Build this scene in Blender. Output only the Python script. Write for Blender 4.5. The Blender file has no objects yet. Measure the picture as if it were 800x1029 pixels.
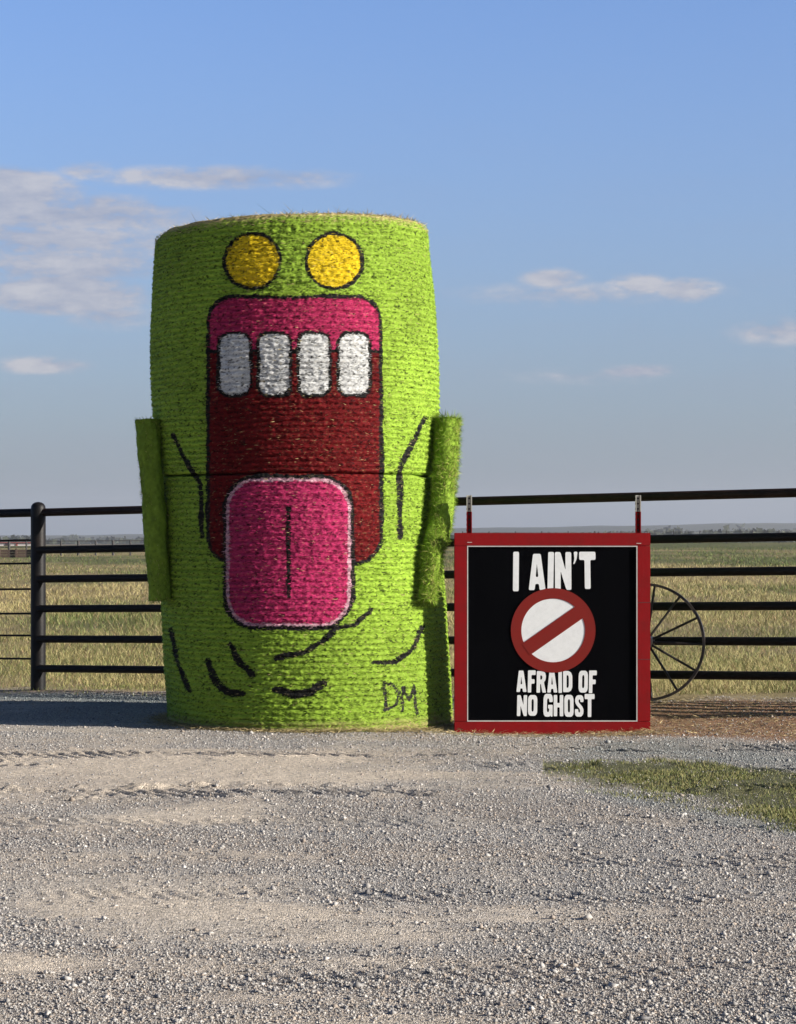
import bpy, bmesh, math, random
import numpy as np
from mathutils import Vector, Matrix

random.seed(7)
RNG = np.random.default_rng(11)
S = bpy.context.scene
COL = S.collection
F, CX, HY, CH = 2250.0, 400.0, 535.0, 1.25     # focal length in px, principal column, horizon row, camera height

# ------------------------------------------------------------------ camera, sky, sun, exposure
cam_d = bpy.data.cameras.new('camera')
cam = bpy.data.objects.new('camera', cam_d); COL.objects.link(cam)
cam.location = (0, 0, CH); cam.rotation_euler = (math.radians(90), 0, 0)
cam_d.sensor_fit = 'VERTICAL'; cam_d.sensor_height = 36.0
cam_d.lens = F / 1029 * 36.0
cam_d.shift_y = (HY - 514.5) / 1029
cam_d.clip_start = 0.1; cam_d.clip_end = 30000
S.camera = cam

SUN_EL, SUN_AZ = 18.0, 17.0          # elevation; degrees from +X towards the camera (-Y)
sdir = Vector((math.cos(math.radians(SUN_EL)) * math.cos(math.radians(SUN_AZ)),
               -math.cos(math.radians(SUN_EL)) * math.sin(math.radians(SUN_AZ)),
               math.sin(math.radians(SUN_EL))))
sun_d = bpy.data.lights.new('sun', 'SUN'); sun = bpy.data.objects.new('sun', sun_d); COL.objects.link(sun)
sun_d.energy = 5.0; sun_d.angle = math.radians(0.5); sun_d.color = (1.0, 0.925, 0.82)
sun.rotation_euler = sdir.to_track_quat('Z', 'Y').to_euler()

S.view_settings.view_transform = 'Standard'
S.view_settings.look = 'None'
S.view_settings.gamma = 1.0
S.view_settings.use_curve_mapping = False
S.view_settings.exposure = 0.8

W = bpy.data.worlds.new('World'); S.world = W; W.use_nodes = True


def build_world():
    nt = W.node_tree; nt.nodes.clear(); N = nt.nodes; L = nt.links
    out = N.new('ShaderNodeOutputWorld'); bg = N.new('ShaderNodeBackground')
    sky = N.new('ShaderNodeTexSky'); sky.sky_type = 'NISHITA'; sky.sun_disc = False
    sky.sun_elevation = math.radians(SUN_EL)
    sky.sun_rotation = math.atan2(sdir.x, sdir.y)
    sky.altitude = 300; sky.air_density = 1.0; sky.dust_density = 1.0; sky.ozone_density = 2.5
    bg.inputs['Strength'].default_value = 0.074
    tc = N.new('ShaderNodeTexCoord'); sep = N.new('ShaderNodeSeparateXYZ')
    L.new(tc.outputs['Generated'], sep.inputs[0])

    def m(op, a, b=None, c=None, clamp=False):
        n = N.new('ShaderNodeMath'); n.operation = op; n.use_clamp = clamp
        for i, v in enumerate((a, b, c)):
            if v is None: continue
            if isinstance(v, (int, float)): n.inputs[i].default_value = v
            else: L.new(v, n.inputs[i])
        return n.outputs[0]
    # azimuth and elevation of the direction, in radians
    az = m('ARCTAN2', sep.outputs[0], sep.outputs[1])
    el = m('ARCSINE', sep.outputs[2])
    comb = N.new('ShaderNodeCombineXYZ'); L.new(az, comb.inputs[0]); L.new(el, comb.inputs[1])

    def noise(sx, sy, off, detail=7, rough=0.6):
        mp = N.new('ShaderNodeMapping'); L.new(comb.outputs[0], mp.inputs[0])
        mp.inputs['Scale'].default_value = (sx, sy, 1); mp.inputs['Location'].default_value = (off, off * .37, 0)
        n = N.new('ShaderNodeTexNoise'); n.inputs['Scale'].default_value = 1
        n.inputs['Detail'].default_value = detail; n.inputs['Roughness'].default_value = rough
        L.new(mp.outputs[0], n.inputs['Vector']); return n.outputs['Fac']
    n1 = noise(34, 110, 1.3, 6, .58); n2 = noise(14, 70, 5.1, 5); n3 = noise(120, 240, 9.7, 8, .62)
    nn = m('ADD', m('MULTIPLY', n1, .62), m('MULTIPLY', n3, .38))
    # (x, y, half width, half height, strength) of the clouds, in photo pixels of this camera's direction
    clouds = [(215, 180, 135, 12, .85), (90, 176, 30, 10, .7), (8, 200, 75, 24, 1.5), (60, 220, 140, 22, 1.0), (70, 246, 160, 20, .95), (50, 270, 140, 18, .9), (60, 298, 90, 21, 1.4), (-60, 240, 90, 50, 1.2),
              (112, 320, 50, 14, .55), (40, 369, 50, 9, .85), (556, 281, 35, 11, .75), (690, 293, 34, 12, 1.05), (640, 288, 36, 12, .85), (585, 296, 130, 13, .5),
              (785, 336, 50, 14, .75), (640, 374, 44, 7, .8), (585, 378, 90, 9, .35), (-150, 250, 130, 45, .9), (1000, 300, 150, 20, .8), (1250, 210, 120, 22, .8)]
    tot = None
    for (x, y, hw, hh, st) in clouds:
        a0 = math.atan((x - CX) / F); e0 = math.atan((HY - y) / F)
        u = m('MULTIPLY', m('SUBTRACT', az, a0), F / hw)
        v = m('MULTIPLY', m('SUBTRACT', el, e0), F / hh)
        # flatter underside, billowing top
        d = m('SQRT', m('ADD', m('MULTIPLY', u, u), m('MULTIPLY', v, v)))
        f = m('MULTIPLY', m('SUBTRACT', 1.25, d, clamp=False), st)
        f = m('MAXIMUM', f, 0.0)
        tot = f if tot is None else m('MAXIMUM', tot, f)
    fac = m('ADD', tot, m('MULTIPLY', m('SUBTRACT', nn, .46), 4.6))
    fac = m('MULTIPLY', m('MINIMUM', m('MAXIMUM', fac, 0), 1.0), m('MINIMUM', m('MULTIPLY', tot, 2.2), 1.0))
    fac = m('MULTIPLY', fac, .84)
    veil = m('MULTIPLY', m('MAXIMUM', m('SUBTRACT', n2, .47), 0), .55)        # thin lavender veil, low in the sky
    low = m('SUBTRACT', 1.0, m('MULTIPLY', m('ABSOLUTE', el), 4.6), clamp=True)
    veil = m('MULTIPLY', veil, low)
    # sky -> air light near the horizon
    mixh = N.new('ShaderNodeMix'); mixh.data_type = 'RGBA'
    hz = m('MULTIPLY', m('POWER', m('SUBTRACT', 1.0, m('MULTIPLY', m('ABSOLUTE', el), 4.0), clamp=True), 1.3), .86)
    L.new(hz, mixh.inputs['Factor']); 
    tint = N.new('ShaderNodeVectorMath'); tint.operation = 'MULTIPLY'; L.new(sky.outputs[0], tint.inputs[0]); tint.inputs[1].default_value = (1.06, 1.16, 1.52)
    zenith_dim = m('SUBTRACT', 1.0, m('MULTIPLY', m('SUBTRACT', el, .24, clamp=True), 1.7, clamp=True))   # unseen sky above the view darkened towards the zenith to cut fill
    zenith_dim = m('MAXIMUM', zenith_dim, .26)
    tint2 = N.new('ShaderNodeVectorMath'); tint2.operation = 'SCALE'; L.new(tint.outputs[0], tint2.inputs[0]); L.new(zenith_dim, tint2.inputs['Scale'])
    L.new(tint2.outputs[0], mixh.inputs['A'])
    mixh.inputs['B'].default_value = (1.72, 2.02, 2.60, 1)
    mixv = N.new('ShaderNodeMix'); mixv.data_type = 'RGBA'
    L.new(veil, mixv.inputs['Factor']); L.new(mixh.outputs['Result'], mixv.inputs['A']); mixv.inputs['B'].default_value = (2.6, 2.75, 3.5, 1)
    mixc = N.new('ShaderNodeMix'); mixc.data_type = 'RGBA'
    rmp = N.new('ShaderNodeValToRGB'); L.new(m('MULTIPLY_ADD', nn, .55, m('MULTIPLY', n2, .45)), rmp.inputs[0])
    rmp.color_ramp.elements[0].position = .42; rmp.color_ramp.elements[0].color = (2.75, 3.0, 3.9, 1)
    rmp.color_ramp.elements[1].position = .60; rmp.color_ramp.elements[1].color = (4.5, 4.45, 4.8, 1)
    L.new(fac, mixc.inputs['Factor']); L.new(mixv.outputs['Result'], mixc.inputs['A']); L.new(rmp.outputs[0], mixc.inputs['B'])
    # unseen sky behind the camera is dimmed to cut fill on the bale
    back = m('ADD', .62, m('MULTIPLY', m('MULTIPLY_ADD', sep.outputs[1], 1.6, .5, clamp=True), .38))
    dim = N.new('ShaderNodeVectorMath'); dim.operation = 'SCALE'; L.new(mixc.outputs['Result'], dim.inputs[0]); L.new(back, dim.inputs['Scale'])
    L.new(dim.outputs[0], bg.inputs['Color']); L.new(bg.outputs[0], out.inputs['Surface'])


build_world()

# ------------------------------------------------------------------ helpers

def at(px, py, Y):
    return Vector(((px - CX) / F * Y, Y, CH - (py - HY) / F * Y))


def hash2(ix, iy, seed):
    h = (ix.astype(np.int64) * 374761393 + iy.astype(np.int64) * 668265263 + seed * 974711) & 0xffffffff
    h = ((h ^ (h >> 13)) * 1274126177) & 0xffffffff
    h = (h ^ (h >> 16)) & 0xffffffff
    return h / 4294967295.0


def vnoise(x, y, seed=0):
    x = np.asarray(x, float); y = np.asarray(y, float)
    ix = np.floor(x); iy = np.floor(y); fx = x - ix; fy = y - iy
    fx = fx * fx * (3 - 2 * fx); fy = fy * fy * (3 - 2 * fy)
    a = hash2(ix, iy, seed); b = hash2(ix + 1, iy, seed); c = hash2(ix, iy + 1, seed); d = hash2(ix + 1, iy + 1, seed)
    return (a + (b - a) * fx) + ((c + (d - c) * fx) - (a + (b - a) * fx)) * fy


def fbm(x, y, seed=0, oct=4):
    t = 0; a = .5; s = 0
    for o in range(oct):
        t = t + a * vnoise(x * 2 ** o, y * 2 ** o, seed + o * 17); s += a; a *= .5
    return t / s


def sstep(a, b, x):
    t = np.clip((np.asarray(x, float) - a) / (b - a), 0, 1); return t * t * (3 - 2 * t)


def mesh_np(name, verts, faces, cols=None, smooth=False):
    """faces: (n,3) or (n,4) array, or a list of such arrays"""
    if not isinstance(faces, (list, tuple)): faces = [faces]
    me = bpy.data.meshes.new(name)
    v = np.asarray(verts, np.float32)
    me.vertices.add(len(v)); me.vertices.foreach_set('co', v.ravel())
    loops = np.concatenate([f.ravel() for f in faces]).astype(np.int32)
    tot = np.concatenate([np.full(len(f), f.shape[1], np.int32) for f in faces])
    start = np.concatenate([[0], np.cumsum(tot)[:-1]]).astype(np.int32)
    me.loops.add(len(loops)); me.loops.foreach_set('vertex_index', loops)
    me.polygons.add(len(tot)); me.polygons.foreach_set('loop_start', start); me.polygons.foreach_set('loop_total', tot)
    if smooth: me.polygons.foreach_set('use_smooth', np.ones(len(tot), bool))
    if cols is not None:
        a = me.color_attributes.new('Col', 'FLOAT_COLOR', 'POINT')
        c = np.ones((len(v), 4), np.float32); c[:, :3] = cols
        a.data.foreach_set('color', c.ravel())
    me.update(calc_edges=True); me.validate()
    return me


def link(name, me, mat=None, parent=None):
    o = bpy.data.objects.new(name, me); COL.objects.link(o)
    if mat: me.materials.append(mat)
    if parent is not None:
        o.parent = parent
        o.matrix_parent_inverse = Matrix.Translation(-parent.location)
    return o


def tag(o, label, cat, group=None):
    o['label'] = label; o['category'] = cat
    if group: o['group'] = group
    return o


def empty(name, loc, label, cat, group=None):
    o = bpy.data.objects.new(name, None); COL.objects.link(o); o.location = loc; o.empty_display_size = .1
    return tag(o, label, cat, group)


class MB:
    """collects boxes, tubes and prisms into ONE mesh"""
    def __init__(s): s.v = []; s.f = []; s.n = 0

    def add(s, v, f):
        s.v.append(np.asarray(v, float)); s.f.append([[i + s.n for i in q] for q in f]); s.n += len(v)

    def box(s, c, size, rz=0.0, bev=0.0):
        bm = bmesh.new(); bmesh.ops.create_cube(bm, size=1)
        bmesh.ops.scale(bm, vec=size, verts=bm.verts)
        if bev: bmesh.ops.bevel(bm, geom=bm.edges[:], offset=bev, segments=2, affect='EDGES')
        bmesh.ops.rotate(bm, cent=(0, 0, 0), matrix=Matrix.Rotation(rz, 3, 'Z'), verts=bm.verts)
        bmesh.ops.translate(bm, vec=c, verts=bm.verts)
        bm.verts.index_update()
        s.add([v.co[:] for v in bm.verts], [[v.index for v in f.verts] for f in bm.faces]); bm.free()

    def tube(s, pts, rad, seg=14, dome=0):
        pts = [Vector(p) for p in pts]; n = len(pts)
        rads = rad if isinstance(rad, (list, tuple)) else [rad] * n
        rings = []; up = Vector((0.02, 0.03, 1))
        for i, p in enumerate(pts):
            d = (pts[min(i + 1, n - 1)] - pts[max(i - 1, 0)]).normalized()
            a = d.cross(up if abs(d.z) < .95 else Vector((0, 1, 0))).normalized(); b = d.cross(a)
            rings.append([(p + (a * math.cos(t) + b * math.sin(t)) * rads[i])[:] for t in [2 * math.pi * k / seg for k in range(seg)]])
        v = [q for r in rings for q in r]; f = []
        for i in range(n - 1):
            for k in range(seg):
                k2 = (k + 1) % seg
                f.append([i * seg + k, i * seg + k2, (i + 1) * seg + k2, (i + 1) * seg + k])
        f.append(list(range(seg))[::-1]); f.append([(n - 1) * seg + k for k in range(seg)])
        s.add(v, f)

    def mesh(s, name, smooth=True):
        me = bpy.data.meshes.new(name)
        me.from_pydata([tuple(x) for x in np.concatenate(s.v)], [], [q for ff in s.f for q in ff])
        if smooth:
            for p in me.polygons: p.use_smooth = len(p.vertices) == 4
            try: me.set_sharp_from_angle(angle=math.radians(40))
            except Exception: pass
        me.update(); return me

    def build(s, name, mat, parent=None, smooth=True): return link(name, s.mesh(name, smooth), mat, parent)


def material(name, base=(.5, .5, .5), rough=.6, metal=0.0, attr=False, spec=.5, noise=None, bump=None, trans=False):
    """noise: (scale, amount, second colour); bump: (scale, strength, distance)"""
    m = bpy.data.materials.new(name); m.use_nodes = True
    nt = m.node_tree; N = nt.nodes; L = nt.links; p = N['Principled BSDF']
    p.inputs['Roughness'].default_value = rough; p.inputs['Metallic'].default_value = metal
    p.inputs['Specular IOR Level'].default_value = spec
    p.inputs['Base Color'].default_value = (*base, 1)
    src = None
    if attr:
        a = N.new('ShaderNodeVertexColor'); a.layer_name = 'Col'; src = a.outputs[0]; L.new(src, p.inputs['Base Color'])
    tc = N.new('ShaderNodeTexCoord')
    if noise:
        n = N.new('ShaderNodeTexNoise'); n.inputs['Scale'].default_value = noise[0]; n.inputs['Detail'].default_value = 8; n.inputs['Roughness'].default_value = .65
        L.new(tc.outputs['Object'], n.inputs['Vector'])
        r = N.new('ShaderNodeValToRGB'); L.new(n.outputs['Fac'], r.inputs[0])
        r.color_ramp.elements[0].position = .42; r.color_ramp.elements[1].position = .72
        r.color_ramp.elements[0].color = (0, 0, 0, 1); r.color_ramp.elements[1].color = (noise[1],) * 3 + (1,)
        mx = N.new('ShaderNodeMix'); mx.data_type = 'RGBA'
        L.new(r.outputs[0], mx.inputs['Factor'])
        if src is not None: L.new(src, mx.inputs['A'])
        else: mx.inputs['A'].default_value = (*base, 1)
        mx.inputs['B'].default_value = (*noise[2], 1)
        L.new(mx.outputs['Result'], p.inputs['Base Color'])
    if bump:
        n = N.new('ShaderNodeTexNoise'); n.inputs['Scale'].default_value = bump[0]; n.inputs['Detail'].default_value = 6
        L.new(tc.outputs['Object'], n.inputs['Vector'])
        b = N.new('ShaderNodeBump'); b.inputs['Strength'].default_value = bump[1]; b.inputs['Distance'].default_value = bump[2]
        L.new(n.outputs['Fac'], b.inputs['Height']); L.new(b.outputs[0], p.inputs['Normal'])
    return m


M_black_pipe = material('black_pipe_paint', (.006, .006, .007), .5, spec=.22, noise=(9, .5, (.026, .018, .015)), bump=(60, .2, .004))
M_rusty_rail = material('rust_bloomed_black_paint', (.016, .009, .007), .55, spec=.22, noise=(7, .8, (.045, .022, .015)), bump=(60, .2, .004))
M_red = material('red_board_paint', (.235, .0045, .0065), .6, spec=.15, noise=(9, .75, (.17, .008, .008)), bump=(30, .25, .004))
M_signblack = material('black_board_paint', (.0012, .0013, .0020), .8, spec=.02, noise=(5, .35, (.003, .003, .004)), bump=(25, .1, .003))
M_white = material('white_letter_paint', (.78, .80, .80), .55, noise=(22, .35, (.55, .57, .57)), bump=(40, .15, .003))
M_emblem = material('brick_red_paint', (.20, .016, .012), .6, spec=.15, noise=(16, .4, (.15, .02, .016)), bump=(40, .15, .003))
M_trim = material('white_trim', (.6, .58, .55), .6, noise=(20, .5, (.35, .3, .28)))
M_galv = material('galvanised_steel', (.50, .48, .42), .5, .25, noise=(30, .5, (.35, .30, .22)))
M_straw_paint = material('painted_straw', attr=True, rough=.75, spec=.12)
M_ironw = material('wheel_iron', (.022, .021, .022), .5, .3, noise=(20, .6, (.085, .062, .05)))
M_rim = material('worn_rim_steel', (.06, .052, .05), .42, .5, noise=(12, .7, (.17, .135, .11)))
M_fol = material('field_grass', attr=True, rough=.65, spec=.25)
M_farwood = material('weathered_pen_wood', (.075, .048, .036), .8, noise=(.8, .5, (.12, .08, .06)))
M_farwhite = material('white_siding', (.72, .68, .66), .6, noise=(.6, .4, (.55, .45, .42)))
M_fardark = material('dark_opening', (.05, .03, .032), .8)
M_farred = material('barn_red', (.30, .07, .06), .7, noise=(.6, .4, (.22, .06, .05)))
M_farmetal = material('dark_pen_pipe', (.05, .045, .045), .6)
M_roof = material('pale_metal_roof', (.5, .48, .48), .5)

# ------------------------------------------------------------------ the ground
FL = Vector((-2.86, 17.80, 0)); FR = Vector((2.06, 15.44, 0))      # the fence line
FD = (FR - FL).normalized()


def fence_y(x): return FL.y + (np.asarray(x) - FL.x) * (FR.y - FL.y) / (FR.x - FL.x)


def fence_z(x): return 0.098 * (np.asarray(x) - FL.x) / (FR.x - FL.x)


def ground_z(x, y, fine=True):
    x = np.asarray(x, float); y = np.asarray(y, float)
    z = np.zeros(np.broadcast(x, y).shape)
    rise = np.clip(fence_z(x), -.06, .16)
    z = z + rise * sstep(-1.6, -.1, y - fence_y(x))
    z = z - .050 * np.exp(-(((x - 1.0) / .9) ** 2 + ((y - 14.3) / .55) ** 2))
    z = z + (fbm(x * .012, y * .012, 3, 3) - .5) * .5 * sstep(30, 140, y)
    z = z - np.clip(y - 215, 0, 1800) * .0046
    z = z - np.clip(-x, 0, 400) * .003 * sstep(60, 200, y)
    if fine:
        near = 1 - sstep(20, 30, y)
        px = CX + x / np.maximum(y, 1) * F; py = HY + F * CH / np.maximum(y, 1)
        z = z + near * ((fbm(x * 1.6, y * 1.6, 5, 3) - .5) * .022 + (fbm(x * 14, y * 14, 6, 3) - .5) * .007)
        # tyre ruts and the chunky lugs they leave in the sandy bands
        for (yc, sl, w, k, seed, cl) in RUTS:
            line = yc + sl * x + .10 * (fbm(x * .7, x * 0, seed, 2) - .5)
            t = (y - line) / w
            e = np.exp(-t ** 4)
            bar = np.sin((x + .55 * (y - line) + .03 * (fbm(x * 9, y * 9, seed + 5, 2) - .5)) * 2 * math.pi / .085)
            lug = sstep(-.1, .5, bar) * sstep(1.15, .8, np.abs(t)) * sstep(.35, .6, fbm(x * 3, y * 6, seed + 3, 3))
            br = sstep(.40, .62, fbm(x * .8 + seed, y * 2.0, seed, 2))
            clod = sstep(.55, .75, fbm(x * 9, y * 13, seed + 2, 3)) * np.exp(-((np.abs(t) - 1.2) / .5) ** 2)
            z = z + near * br * (-.012 * e + .024 * cl * clod + .014 * lug * k)
    return z


RUTS = [(12.75, .05, .20, 1.0, 31, .5), (12.0, -.10, .20, 1.0, 37, .5), (10.9, .10, .20, .9, 41, 1.0), (7.72, -.075, .15, .5, 43, .15), (8.5, .05, .18, .5, 47, .1), (6.35, .03, .16, .4, 53, 0), (9.6, -.04, .16, .5, 59, .25)]


def sand_mask(x, y):
    x = np.asarray(x, float); y = np.maximum(np.asarray(y, float), 1.5)
    px = CX + x / y * F; py = HY + F * CH / y
    n = fbm(x * 1.3, y * 1.3, 21, 4); n2 = fbm(x * .35 + 9, y * 1.5, 23, 4)

    def blob(cx, cy, hw, hh, st, sl=0.0):
        d = np.sqrt(((px - cx) / hw) ** 2 + ((py - cy - sl * (px - cx)) / hh) ** 2)
        return st * np.clip(1.25 - d, 0, 1)
    b = blob(190, 776, 380, 38, 1.25, .03)
    b = np.maximum(b, blob(215, 812, 130, 16, 1.15, -.10)); b = np.maximum(b, blob(60, 838, 150, 16, .85))
    b = np.maximum(b, blob(130, 908, 300, 20, .95, .07)); b = np.maximum(b, blob(0, 968, 90, 18, .95)); b = np.maximum(b, blob(520, 885, 170, 20, .6, .05))
    b = np.maximum(b, blob(470, 793, 90, 12, .8)); b = np.maximum(b, blob(600, 945, 200, 12, .55, .02)); b = np.maximum(b, blob(330, 1000, 170, 10, .5))
    st = fbm(x * .22 + .02 * y, y * 4.5 + x * .25, 27, 4)
    b = np.maximum(b, .45 * sstep(.55, .7, n2)); b = b + .38 * sstep(.50, .68, st) - .15
    return np.clip((b + (n - .5) * 2.0), 0, 1)


def near_masks(x, y):
    x = np.asarray(x, float); y = np.maximum(np.asarray(y, float), 1.5)
    px = CX + x / y * F; py = HY + F * CH / y
    n = fbm(x * 2.2, y * 2.2, 61, 4); n4 = fbm(x * 7, y * 3.5, 63, 3)
    side = y - fence_y(x)                                             # < 0 in front of the fence
    field = sstep(-.05, .45, side + (n - .5) * .7 + .15)
    # mown patch right of the sign
    lo = np.interp(px, [540, 600, 700, 800, 1000, 1300], [770, 786, 806, 827, 870, 930])
    up = np.interp(px, [540, 600, 700, 800, 1000, 1300], [768, 766, 767, 776, 786, 800])
    wob = (n - .5) * 20 + (n4 - .5) * 16
    lawn = sstep(-16, 12, lo + wob - py) * sstep(-3, 3, py - up + wob * .5) * (px > 545)
    red = sstep(-2.15, -1.5, side + (n - .5) * .9) * sstep(.7, 1.5, x + (n - .5)) * (1 - field)
    red = np.maximum(red, .8 * np.exp(-(((x - .95) / .95) ** 4 + ((y - 13.95) / .38) ** 2)) * sstep(.3, .6, n))
    red = np.maximum(red, .5 * np.exp(-((side + .12) / .2) ** 2))
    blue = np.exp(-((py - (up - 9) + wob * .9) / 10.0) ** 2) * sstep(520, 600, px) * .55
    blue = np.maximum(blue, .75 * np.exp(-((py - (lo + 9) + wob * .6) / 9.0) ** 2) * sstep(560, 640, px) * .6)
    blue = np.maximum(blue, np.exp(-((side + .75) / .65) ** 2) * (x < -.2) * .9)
    return field, lawn, red, blue


def ground_color(x, y):
    x = np.asarray(x, float); y = np.asarray(y, float)
    c = np.empty(x.shape + (3,))
    g = fbm(x * .9, y * 1.6, 71, 4)
    grav = np.array([.36, .345, .325]); warm = np.array([.365, .325, .285]); sandc = np.array([.70, .605, .485])
    k = sstep(.35, .65, g)[..., None]
    c[:] = grav * (1 - k) + warm * k
    c *= (.86 + .3 * fbm(x * 5, y * 5, 75, 3))[..., None]
    s = sand_mask(x, y)[..., None] * .85
    c = c * (1 - s) + sandc * s
    field, lawn, red, blue = near_masks(x, y)
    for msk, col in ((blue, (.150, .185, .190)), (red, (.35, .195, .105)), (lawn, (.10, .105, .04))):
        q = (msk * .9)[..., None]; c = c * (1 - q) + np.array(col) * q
    f1 = fbm(x * .25, y * .12, 81, 4); f2 = fbm(x * .035, y * .028, 83, 4)
    t = np.clip(.55 * f1 + .55 * f2, 0, 1)[..., None]
    straw = np.array([.33, .26, .13]); green = np.array([.115, .125, .045])
    fc = straw * (1 - sstep(.45, .66, t)) + green * sstep(.45, .66, t)
    far = sstep(240, 420, y)[..., None]
    fc = fc * (1 - far) + np.array([.15, .125, .085]) * far
    q = field[..., None]
    return np.clip(c * (1 - q) + fc * q, 0, 1)


def axis(lo, hi, step, far_lo, far_hi, g=1.16):
    a = list(np.arange(lo, hi, step)); d = step; v = hi
    while v < far_hi: a.append(v); d *= g; v += d
    a.append(far_hi); d = step; v = lo - step; b = []
    while v > far_lo: b.append(v); d *= g; v -= d
    b.append(far_lo)
    return np.array(b[::-1] + a)


def build_ground():
    xs = axis(-3.6, 3.6, .018, -6000, 6000, 1.14); ys = axis(5.4, 17.6, .020, -200, 7000, 1.10)
    X, Y = np.meshgrid(xs, ys)
    Z = ground_z(X, Y); C = ground_color(X, Y)
    V = np.stack([X, Y, Z], -1).reshape(-1, 3); nx = len(xs); ny = len(ys)
    i = (np.arange(ny - 1)[:, None] * nx + np.arange(nx - 1)[None]).ravel()
    Fc = np.stack([i, i + 1, i + nx + 1, i + nx], -1)
    me = mesh_np('ground', V, Fc, C.reshape(-1, 3), True)
    m = bpy.data.materials.new('gravel_and_field'); m.use_nodes = True
    nt = m.node_tree; N = nt.nodes; L = nt.links; p = N['Principled BSDF']
    p.inputs['Roughness'].default_value = .9; p.inputs['Specular IOR Level'].default_value = .2
    a = N.new('ShaderNodeVertexColor'); a.layer_name = 'Col'
    tc = N.new('ShaderNodeTexCoord')

    def vor(scale):
        v = N.new('ShaderNodeTexVoronoi'); v.inputs['Scale'].default_value = scale; L.new(tc.outputs['Object'], v.inputs['Vector']); return v
    v1 = vor(95); v2 = vor(230)
    sp = N.new('ShaderNodeSeparateColor'); L.new(v1.outputs['Color'], sp.inputs[0])
    sp2 = N.new('ShaderNodeSeparateColor'); L.new(v2.outputs['Color'], sp2.inputs[0])
    mr = N.new('ShaderNodeMapRange'); mr.inputs['To Min'].default_value = .62; mr.inputs['To Max'].default_value = 1.42; L.new(sp.outputs[0], mr.inputs['Value'])
    mr2 = N.new('ShaderNodeMapRange'); mr2.inputs['To Min'].default_value = .75; mr2.inputs['To Max'].default_value = 1.25; L.new(sp2.outputs[1], mr2.inputs['Value'])
    mu = N.new('ShaderNodeMath'); mu.operation = 'MULTIPLY'; L.new(mr.outputs[0], mu.inputs[0]); L.new(mr2.outputs[0], mu.inputs[1])
    vm = N.new('ShaderNodeVectorMath'); vm.operation = 'SCALE'; L.new(a.outputs[0], vm.inputs[0]); L.new(mu.outputs[0], vm.inputs['Scale'])
    L.new(vm.outputs[0], p.inputs['Base Color'])
    hh = N.new('ShaderNodeMath'); hh.operation = 'ADD'; L.new(v1.outputs['Distance'], hh.inputs[0]); L.new(v2.outputs['Distance'], hh.inputs[1])
    b = N.new('ShaderNodeBump'); b.invert = True; b.inputs['Strength'].default_value = .8; b.inputs['Distance'].default_value = .006
    L.new(hh.outputs[0], b.inputs['Height']); L.new(b.outputs[0], p.inputs['Normal'])
    o = link('ground', me, m); o['kind'] = 'structure'


build_ground()


def build_hills():
    xs = np.linspace(-2600, 2600, 500)
    V = []; Cc = []
    prof = [(1500, -14, 0), (2100, -9, .35), (2700, 0, .9), (3100, 0, 1.0), (3700, -12, .8)]
    for (y, base, k) in prof:
        x = xs * (y / 2700)
        a = x / y * F + CX
        ridge = np.interp(a, [-300, 0, 60, 145, 300, 480, 560, 640, 720, 800, 1100], [540.5, 538.5, 538, 537, 534, 530, 529.5, 527.5, 525.5, 525, 526])
        ridge = ridge + (fbm(a * .02, a * 0 + y, 91, 4) - .5) * 2.2 * k
        top = CH - (ridge - HY) / F * 2900
        z = -14 + (top + 14) * k
        V.append(np.stack([x, np.full_like(x, y), z], -1))
        n = fbm(x * .01, x * 0 + y * .01, 95, 4)[:, None]
        Cc.append(np.array([.085, .085, .055]) * (.5 + 1.0 * n) * np.array([1, 1, 1]))
    V = np.concatenate(V); Cc = np.concatenate(Cc); nx = len(xs)
    i = (np.arange(len(prof) - 1)[:, None] * nx + np.arange(nx - 1)[None]).ravel()
    me = mesh_np('hills', V, np.stack([i, i + 1, i + nx + 1, i + nx], -1), Cc, True)
    o = link('hills', me, M_fol); o['kind'] = 'structure'


build_hills()


def ribbons(P, D, Wd, bend=None):
    """flat tapered ribbons: base P, vector D, width vector Wd"""
    n = len(P)
    mid = P + D * .55 + (0 if bend is None else bend * .35)
    tip = P + D + (0 if bend is None else bend)
    V = np.stack([P - Wd * .5, P + Wd * .5, mid + Wd * .4, mid - Wd * .4, tip], 1).reshape(-1, 3)
    i = np.arange(n) * 5
    return V, [np.stack([i, i + 1, i + 2, i + 3], -1), np.stack([i + 3, i + 2, i + 4], -1)]


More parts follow.
